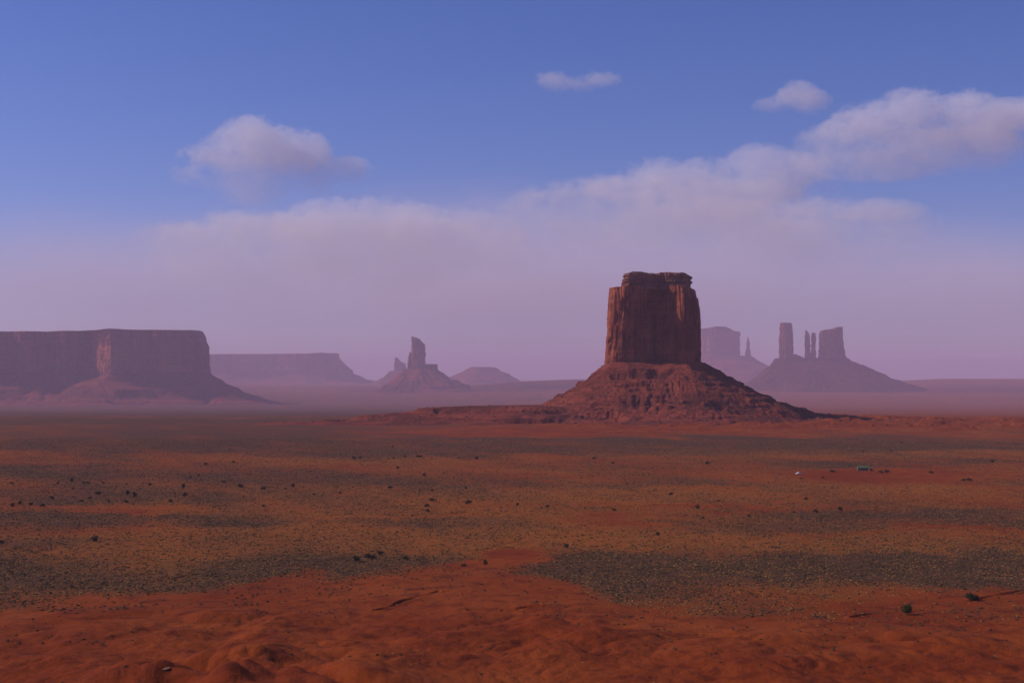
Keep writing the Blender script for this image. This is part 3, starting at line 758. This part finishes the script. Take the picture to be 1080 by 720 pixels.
# (px, py of the foot, width px, height px)
BUSH = [(12, 510, 4, 3), (13, 534, 5, 5), (21, 532, 4, 5), (33, 533, 5, 4), (44.5, 534, 6, 4), (100.5, 571, 8, 8), (75.5, 508, 4, 5), (88, 510, 4, 3), (93, 510, 4, 3), (109, 510, 3, 3),
        (54.5, 526, 5, 4), (104, 522, 6, 5), (134.5, 522, 5, 7), (142, 524, 5, 7), (133, 530, 5, 4), (86, 529, 5, 3), (94.5, 526, 4, 3), (158, 512, 5, 4), (193.5, 515, 4, 7), (195, 524, 5, 6), (180, 530, 5, 5),
        (217, 490, 4, 3), (209.5, 502, 3, 3), (201, 504, 3, 3), (114.5, 529, 3, 3), (61, 510, 3, 3), (1, 573, 6, 5), (77, 516, 3, 3), (133, 511, 3, 2),
        (254, 514, 7, 5), (278, 516, 6, 4), (309, 514, 4, 5), (236, 509, 4, 3), (246, 488, 3, 3), (373, 484, 5, 4), (380, 484, 4, 3), (415.5, 483.5, 3, 2), (427.5, 482, 4, 3), (442, 482, 8, 3), (414, 471.5, 3, 2),
        (419.5, 494, 4, 3), (447.5, 502, 5, 4), (411.5, 515, 5, 4), (358.5, 521, 3, 3), (331, 522, 3, 3), (456, 528, 8, 4), (450.5, 534, 6, 4), (451, 540, 5, 4), (494, 531, 7, 5), (456, 518, 4, 3), (502.5, 484, 4, 3), (484.5, 483.5, 3, 2),
        (278, 534.5, 3, 3), (376, 592, 8, 8), (389.5, 589, 10, 7), (400.5, 585.5, 7, 6), (428, 590, 6, 5), (512, 596, 5, 8), (489.5, 597, 6, 4), (491, 515.5, 3, 3), (301.5, 515.5, 4, 2),
        (546, 533, 4, 4), (577.5, 535, 4, 4), (647.5, 539, 5, 4), (707.5, 522, 5, 4), (736, 536, 5, 5), (758.5, 528, 5, 4), (741.5, 547, 4, 3), (790, 545, 4, 4), (837.5, 541, 4, 3), (860, 540.5, 5, 5), (886, 539, 5, 6), (850, 527, 4, 4),
        (693.5, 564.5, 5, 5), (746, 489.5, 5, 4), (646.5, 489, 4, 3), (626.5, 484, 5, 3), (878, 498, 7, 3.5), (929, 498.5, 6, 3.5), (935, 498.5, 6, 4), (982, 499, 5, 3.5), (1016, 507, 5, 3.5), (1022, 507, 6, 4), (1046.5, 488, 5, 4),
        (950.5, 467, 3, 2), (597.5, 577, 6, 5), (910, 477, 3, 2), (940, 476, 3, 2), (845, 505, 3, 2), (868, 504, 4, 2)]
LAB = {
    (100.5, 571): 'round dark juniper alone at the upper edge of the speckled sage flat',
    (376, 592): 'dark juniper, first of a row of three on the rim of the bare red sand',
    (389.5, 589): 'widest dark juniper, middle of the row of three on the sand rim',
    (400.5, 585.5): 'small dark juniper, last and highest of the row of three on the sand rim',
    (428, 590): 'small juniper apart from the row of three on the sand rim',
    (512, 596): 'narrow upright bush beside the red sandy tongue at mid plain',
    (489.5, 597): 'low flat bush on red sand next to the narrow upright bush',
    (134.5, 522): 'taller juniper, left one of an upright pair on the dusky plain',
    (142, 524): 'taller juniper, right one of an upright pair on the dusky plain',
    (442, 482): 'wide low clump of bush in front of the stepped bench of the big butte',
    (456, 528): 'wide spreading juniper, topmost of a loose column of three',
    (450.5, 534): 'small juniper in the middle of a loose column of three',
    (451, 540): 'small juniper at the bottom of a loose column of three',
    (494, 531): 'isolated rounded juniper on the orange grass right of a column of three',
    (693.5, 564.5): 'lone dark bush on orange grass just above the largest grey sage patch',
    (597.5, 577): 'lone dark bush at the upper tip of the largest grey sage patch',
    (878, 498): 'low dark bush on bare red ground between the white truck and green house',
    (929, 498.5): 'low dark bush next to the green house, inner one of a touching pair',
    (935, 498.5): 'low dark bush near the green house, outer one of a touching pair',
    (982, 499): 'single dark bush on the bare red clearing beyond the green house',
    (1016, 507): 'small dark bush of a low pair at the far end of the red clearing',
    (1022, 507): 'bigger dark bush of a low pair at the far end of the red clearing',
    (1046.5, 488): 'lone rounded bush on the grassy plain above the end of the red clearing',
    (1, 573): 'dark bush cut by the left edge of the picture',
    (886, 539): 'darkest bush at the end of a row of three above the grey sage band',
    (254, 514): 'broad low juniper, biggest of three on the dim plain below the pale mesa',
}
def zone_label(px, py):
    if py < 490: return 'tiny dark bush on the hazy far plain', 'bushes on the hazy far plain'
    if px < 230: return 'small dark juniper dotting the dim sage plain below the broad mesa', 'junipers below the broad mesa'
    if px < 520: return 'small dark juniper dotting the plain below the castle-like butte', 'junipers below the castle-like butte'
    return 'small dark bush dotting the orange grass plain below the big butte', 'bushes below the big butte'
for i, (px, py, w, h) in enumerate(BUSH):
    x, y, z = ground_at(px, py)
    k = i % 4
    if k not in used: o = PROTO[k]; used.add(k)
    else: o = copy_tree(PROTO[k])
    mpp = y / F
    o.location = (x, y, z - .05)
    o.scale = (w * mpp * .76, w * mpp * .76, h * mpp * 1.02)
    o.rotation_euler = (0, 0, random.uniform(0, 6.28))
    lab, grp = zone_label(px, py)
    if (px, py) in LAB: tag(o, LAB[(px, py)], None, 'dark junipers dotted over the plain')
    else: tag(o, lab, None, grp)

for px, py, w, h, sd, lf, lab in ((956, 648, 8, 13, 501, 1, 'upright olive green juniper standing by a wash in the red sand'), (1025, 633, 9, 9, 502, 0, 'rounded dark juniper at the edge of the sage by the wash head')):
    x, y, z = ground_at(px, py); mpp = y / F
    o = make_bush(w * mpp, h * mpp, 900, sd, LEAF[lf]); o.location = (x, y, z - .05)
    o.name = 'juniper_tree'; o['category'] = 'tree'; tag(o, lab)

# pale boulders in the red sand
STONE = tone_mat('pale_stone', (0.22, 0.11, 0.07), (0.32, 0.17, 0.11))
for px, py, s, lab in ((1049, 690, 1.0, 'small pale boulder lying alone on red sand near the lower corner'), (888, 646, .5, 'tiny pale stone on red sand beside the wash'), (176, 719.5, 1.6, 'flat pale slab of rock in the sand at the lower border')):
    x, y, z = ground_at(px, py)
    o = scatter('boulder', np.array([[0, 0, 0.]]), np.array([s]), .7 if s < 1.5 else .16, STONE, 'rock', int(px))
    o.location = (x, y, z - .1); tag(o, lab, 'boulder')


# ------------------------------------------------------------------ homestead
def boxes(parts):
    V = []; Fq = []
    for cx, cy, cz, sx, sy, szz in parts:
        k = len(V)
        for a in (-.5, .5):
            for b in (-.5, .5):
                for c in (-.5, .5): V.append((cx + a * sx, cy + b * sy, cz + c * szz))
        Fq += [tuple(k + i for i in q) for q in ((0, 1, 3, 2), (4, 6, 7, 5), (0, 4, 5, 1), (2, 3, 7, 6), (0, 2, 6, 4), (1, 5, 7, 3))]
    return np.array(V, float), np.array(Fq)


def prism(pts, y0, y1):
    """outline in xz extruded along y as quads (last cap as fan of quads by duplicated verts)"""
    n = len(pts); V = [(x, y0, z) for x, z in pts] + [(x, y1, z) for x, z in pts]; T = []
    for i in range(n): j = (i + 1) % n; T += [(i, j, n + j), (i, n + j, n + i)]
    for i in range(1, n - 1): T += [(0, i + 1, i), (n, n + i, n + i + 1)]
    return np.array(V, float), np.array(T)


GREEN = plain_mat('green_siding', (0.10, 0.125, 0.060), (0.125, 0.15, 0.075), 1.5)
GROOF = plain_mat('green_roof', (0.075, 0.105, 0.05), (0.095, 0.13, 0.065), 1.0)
DARK = plain_mat('dark_glass', (0.02, 0.02, 0.025), (0.03, 0.03, 0.04), 1.0, 0.2)
WHITE = plain_mat('white_paint', (0.74, 0.73, 0.71), (0.80, 0.79, 0.77), 1.0, 0.5)
WOOD = plain_mat('weathered_wood', (0.13, 0.085, 0.06), (0.20, 0.13, 0.09), 3.0)
RUBBER = plain_mat('rubber', (0.02, 0.02, 0.02), (0.03, 0.03, 0.03), 5.0)
x, y, z = ground_at(910.5, 496)
h = thing('green_house', 'small green single-storey house on bare red ground in the middle of the plain', 'house', (x, y, z))
h.rotation_euler = (0, 0, R(-6))
mesh_obj('wall', *boxes([(0, 0, 1.3, 10.5, 6, 3.0)]), GREEN, h, False)
V, T = prism([(-5.7, 2.75), (5.7, 2.75), (5.7, 2.95), (4.4, 4.25), (-4.4, 4.25), (-5.7, 2.95)], -3.4, 3.4)
V[(V[:, 2] > 4), 1] *= .12
rf = mesh_obj('roof', V, T, GROOF, h, False)
mesh_obj('chimney', *boxes([(2.0, .8, 4.3, .6, .6, 1.5)]), WOOD, rf, False)
mesh_obj('door', *boxes([(-.6, -3.03, 1.05, 1.0, .08, 2.1)]), WOOD, h, False)
for q in (-3.4, 2.2): 
    wn = mesh_obj('window', *boxes([(q, -3.03, 1.6, 1.4, .07, 1.1)]), DARK, h, False)
    mesh_obj('frame', *boxes([(q, -3.05, 2.2, 1.6, .1, .1), (q, -3.05, 1.0, 1.6, .1, .1), (q - .75, -3.05, 1.6, .1, .09, 1.1), (q + .75, -3.05, 1.6, .1, .09, 1.1)]), WHITE, wn, False)
x, y, z = ground_at(918.5, 496.5)
s = thing('wooden_shed', 'low dark wooden shed against the side of the green house', 'shed', (x, y + 1, z))
mesh_obj('wall', *boxes([(0, 0, 1.0, 3.0, 3.2, 2.2)]), WOOD, s, False)
V, T = prism([(-1.7, 2.05), (1.7, 1.8), (1.7, 1.95), (-1.7, 2.35)], -1.8, 1.8)
mesh_obj('roof', V, T, WOOD, s, False)
mesh_obj('door', *boxes([(0, -1.63, .9, .9, .06, 1.7)]), DARK, s, False)


def make_truck(x, y, z, rz, lab):
    t = thing('pickup_truck', lab, 'truck', (x, y, z)); t.rotation_euler = (0, 0, rz)
    V, T = prism([(-2.7, .45), (2.7, .45), (2.75, .95), (1.3, 1.1), (.75, 1.85), (-.75, 1.88), (-.85, 1.1), (-2.7, 1.1)], -.95, .95)
    mesh_obj('body', V, T, WHITE, t, False)
    for sy in (-.97, .97): mesh_obj('side_window', *boxes([(0, sy, 1.45, 1.2, .04, .5)]), DARK, t, False)
    for wx_ in (-1.75, 1.75):
        for sy in (-.85, .85):
            n = 14; P_ = [(wx_ + .4 * math.cos(2 * math.pi * i / n), .4 + .4 * math.sin(2 * math.pi * i / n)) for i in range(n)]
            w = mesh_obj('wheel', *prism(P_, sy - .13, sy + .13), RUBBER, t, False)
    return t
x, y, z = ground_at(842.5, 500)
make_truck(x, y, z, R(20), 'white pickup truck parked alone on red ground, across from the green house')

# ------------------------------------------------------------------ air
def box_mesh(x0, x1, y0, y1, z0, z1): return boxes([((x0 + x1) / 2, (y0 + y1) / 2, (z0 + z1) / 2, x1 - x0, y1 - y0, z1 - z0)])
hm, nt = new_mat('dusty_air')
vol = nd(nt, 'ShaderNodeVolumePrincipled', {'Color': (0.82, 0.62, 0.87, 1), 'Density': 3.5e-5, 'Anisotropy': 0.0})
out = nd(nt, 'ShaderNodeOutputMaterial'); nt.links.new(vol.outputs[0], out.inputs['Volume'])
hz = mesh_obj('haze', *box_mesh(-51000, 51000, -600, 71000, ZMIN - 1, 960), hm, None, False)
tag(hz, 'purple dusty air over the whole desert', None, None, 'stuff')

# ------------------------------------------------------------------ clouds
def vapour(dens, lobes, sc, seed, rag, soft, base, tint):
    """density of a cloud: several rounded lobes (object units), torn by noise; sc = metres per object unit / noise size"""
    mat, nt = new_mat('cloud_vapour')
    oc = nd(nt, 'ShaderNodeTexCoord').outputs['Object']
    e = None
    for c, r in lobes:
        d = nd(nt, 'ShaderNodeVectorMath', {0: oc, 1: c}, operation='SUBTRACT').outputs[0]
        d = nd(nt, 'ShaderNodeVectorMath', {0: d, 1: tuple(1 / q for q in r)}, operation='MULTIPLY').outputs[0]
        v = math_(nt, 'SUBTRACT', 1.0, nd(nt, 'ShaderNodeVectorMath', {0: d}, operation='LENGTH').outputs['Value'])
        if e is None: e = v
        else: e = nd(nt, 'ShaderNodeMath', {0: e, 1: v, 2: .18}, operation='SMOOTH_MAX').outputs[0]
    sv = nd(nt, 'ShaderNodeVectorMath', {0: oc, 1: (sc, sc, sc * 1.25)}, operation='MULTIPLY').outputs[0]
    sv = nd(nt, 'ShaderNodeVectorMath', {0: sv, 1: (seed * 1.7, seed * .6, seed * 2.3)}, operation='ADD').outputs[0]
    n1 = nd(nt, 'ShaderNodeTexNoise', {'Vector': sv, 'Scale': .45, 'Detail': 2.0, 'Roughness': .5}).outputs[0]
    n2 = nd(nt, 'ShaderNodeTexNoise', {'Vector': sv, 'Scale': 1.9, 'Detail': 6.0, 'Roughness': .66}).outputs[0]
    k = math_(nt, 'ADD', math_(nt, 'MULTIPLY', math_(nt, 'SUBTRACT', n1, .5), 1.6 * rag), math_(nt, 'MULTIPLY', math_(nt, 'SUBTRACT', n2, .5), 1.9 * rag))
    zc = nd(nt, 'ShaderNodeSeparateXYZ', {0: oc}).outputs[2]
    up = ramp_(nt, zc, -.6, .35)
    sf = math_(nt, 'MULTIPLY', soft, math_(nt, 'SUBTRACT', 2.2, math_(nt, 'MULTIPLY', up, 1.2)))
    q = math_(nt, 'DIVIDE', math_(nt, 'SUBTRACT', math_(nt, 'ADD', e, k), .05), sf)
    f = math_(nt, 'MULTIPLY', ramp_(nt, q, 0.0, 1.0), ramp_(nt, e, -.05, .12))
    f = math_(nt, 'MULTIPLY', f, math_(nt, 'MULTIPLY', math_(nt, 'ADD', base, math_(nt, 'MULTIPLY', up, 1 - base)), dens))
    v = nd(nt, 'ShaderNodeVolumePrincipled', {'Color': (*tint, 1), 'Density': f, 'Anisotropy': 0.0})
    o_ = nd(nt, 'ShaderNodeOutputMaterial'); nt.links.new(v.outputs[0], o_.inputs['Volume'])
    return mat


def cloud(px, py, hh, Y, label, dens, seed, spec, depth=.7, rag=.8, soft=.3, base=.35, noise=1.0, tint=(.955, .94, 1.0), name='cloud'):
    """spec: lobes as (px, py, half width, half height) seen on the sky; hh = pixels per object unit"""
    u = hh * Y / F
    rng = np.random.default_rng(seed)
    L = []
    for a, b, rw, rh in spec:
        c = ((a - px) / hh, rng.uniform(-.5, .5) * depth, (py - b) / hh)
        L.append((c, (rw / hh, max(rw * depth, rh * 1.1) / hh, rh / hh)))
    # closed skin round the lobes, star shaped about the middle
    n, m = 128, 56
    th = np.linspace(0, 2 * np.pi, n, endpoint=False); ph = np.linspace(.03, np.pi - .03, m)
    T, Pp = np.meshgrid(th, ph)
    ar = max(1.0, max(abs(c[0]) + r[0] for c, r in L)); 
    d = np.stack([ar * np.sin(Pp) * np.cos(T), np.sin(Pp) * np.sin(T), np.cos(Pp)], -1).reshape(-1, 3)
    rad = np.full(len(d), .12)
    for t in np.linspace(.12, 3.2, 90):
        p = d * t
        ins = np.zeros(len(d), bool)
        for c, r in L:
            ins |= (((p - np.array(c)) / (np.array(r) * 1.08)) ** 2).sum(1) < 1
        rad[ins] = t
    rr = rad.reshape(m, n)
    for _ in range(2): rr = np.maximum(rr, (rr + np.roll(rr, 1, 1) + np.roll(rr, -1, 1)) / 3)
    V = d * rr.reshape(-1, 1) * 1.02
    o = mesh_obj(name, V, grid_faces(n, m, True)[:, ::-1], vapour(dens, L, noise, seed, rag, soft, base, tint), None, True)
    o.location = (wx(px, Y), Y, wz(py, Y)); o.scale = (u, u, u)
    return tag(o, label, 'cloud') if label else o


cloud(270, 172, 34, 15000, 'soft white puffy cloud floating alone above the broad mesa', 2.2e-3, 3,
      [(232, 170, 46, 30), (270, 156, 52, 36), (310, 164, 42, 34), (208, 186, 34, 16), (268, 190, 60, 32), (326, 186, 40, 22), (368, 180, 30, 16)], rag=1.15, soft=.24)
cloud(606, 87, 14, 16000, 'thin small wisp of cloud high above the big butte', 2.1e-3, 5, [(582, 87, 22, 15), (604, 90, 36, 11), (632, 85, 28, 11)], soft=.4)
cloud(838, 107, 20, 16000, 'small rounded puff of cloud beside the long streaming cloud', 2.3e-3, 8, [(838, 103, 30, 19), (858, 108, 24, 17), (814, 111, 26, 10)])
cloud(965, 142, 34, 17000, 'long white cloud streaming off toward the upper side of the frame', 1.8e-3, 12,
      [(880, 150, 46, 24), (918, 138, 52, 34), (962, 124, 52, 32), (1005, 122, 54, 30), (1060, 122, 60, 18), (1110, 118, 60, 20), (1000, 152, 100, 34), (925, 166, 100, 28)], base=.4, rag=1.1, soft=.24)
cloud(690, 205, 34, 19000, 'stretched ragged cloud rising from behind the big butte', 1.2e-3, 17,
      [(548, 226, 56, 18), (600, 214, 56, 20), (645, 204, 52, 24), (690, 190, 54, 26), (742, 190, 58, 24), (800, 174, 48, 24), (836, 182, 58, 22), (690, 226, 190, 40), (780, 210, 120, 36), (600, 236, 110, 30)], soft=.34, base=.35, rag=1.2)
cloud(350, 246, 36, 19500, 'wide pale cloud bank spread over the castle-like butte', 1.3e-3, 21,
      [(205, 250, 50, 18), (252, 240, 54, 22), (305, 244, 56, 24), (352, 230, 56, 24), (392, 224, 46, 22), (438, 228, 60, 24), (488, 238, 60, 22), (340, 272, 240, 46), (230, 266, 110, 34), (450, 262, 130, 40)], soft=.32, base=.3, rag=1.2)
cloud(810, 236, 30, 21000, 'low smooth cloud layer trailing beside the flat cap of the big butte', 0.9e-3, 24,
      [(705, 230, 56, 18), (770, 222, 76, 18), (848, 220, 78, 16), (915, 224, 70, 16), (810, 256, 240, 40)], soft=.5, base=.45)
veil = cloud(600, 330, 80, 60000, None, .15e-3, 27, [(560, 330, 950, 150), (300, 320, 600, 135), (1000, 330, 600, 120)], depth=.35, rag=.3, soft=.9, base=1.0, noise=.7, tint=(.96, .88, .96), name='dust_veil')
vv_ = np.empty(len(veil.data.vertices) * 3, np.float32); veil.data.vertices.foreach_get('co', vv_); vv_ = vv_.reshape(-1, 3)
zlo = -(vv_[:, 2].min())
vv_[:, 2] = np.where(vv_[:, 2] < -.55, -.55 - (.01 * (-vv_[:, 2] - .55) / zlo), vv_[:, 2])       # flat foot, well above the ground air
veil.data.vertices.foreach_set('co', vv_.ravel()); veil.data.update()
tag(veil, 'dusty veil low in the sky behind all the buttes', None, None, 'stuff')

# ------------------------------------------------------------------ light, sky, camera
EL = 36.0
AZ = 8.0
sun_dir = np.array([-math.cos(R(EL)) * math.cos(R(AZ)), math.cos(R(EL)) * math.sin(R(AZ)), math.sin(R(EL))])
from mathutils import Vector
sl = bpy.data.lights.new('sun', 'SUN'); sl.energy = 3.7; sl.angle = R(.5); sl.color = (1.0, .87, .74)
so = bpy.data.objects.new('sun', sl); COL.objects.link(so)
so.rotation_euler = Vector(sun_dir).to_track_quat('Z', 'Y').to_euler(); so.location = (0, 0, 500)

w = bpy.data.worlds.new('World'); scene.world = w; w.use_nodes = True
nt = w.node_tree; nt.nodes.clear()
sky = nd(nt, 'ShaderNodeTexSky', sky_type='NISHITA', sun_disc=False, sun_elevation=R(EL), sun_rotation=R(270 + AZ), altitude=1700.0, air_density=1.0, dust_density=2.0, ozone_density=3.0)
hs = nd(nt, 'ShaderNodeHueSaturation', {'Saturation': 1.27, 'Color': sky.outputs[0]})
tint = mix_(nt, 1.0, hs.outputs[0], (1.10, 0.87, 1.24), 'MULTIPLY')
bg = nd(nt, 'ShaderNodeBackground', {'Color': tint, 'Strength': 0.083})
ow = nd(nt, 'ShaderNodeOutputWorld'); nt.links.new(bg.outputs[0], ow.inputs[0])

cam = bpy.data.cameras.new('camera'); co = bpy.data.objects.new('camera', cam); COL.objects.link(co)
co.location = (0, 0, CAMZ); co.rotation_euler = (R(90), 0, 0)
cam.sensor_width = 36; cam.lens = 36 * F / 1080; cam.shift_y = 39 / 1080
cam.clip_start = 1; cam.clip_end = 200000
scene.camera = co

scene.render.engine = 'CYCLES'
cy = scene.cycles
cy.use_denoising = True
cy.max_bounces = 8; cy.diffuse_bounces = 3; cy.volume_bounces = 6
cy.volume_step_rate = 0.35; cy.volume_max_steps = 256
vs_ = scene.view_settings
vs_.view_transform = 'Standard'; vs_.look = 'None'; vs_.gamma = 1.0; vs_.exposure = 0.0; vs_.use_curve_mapping = False
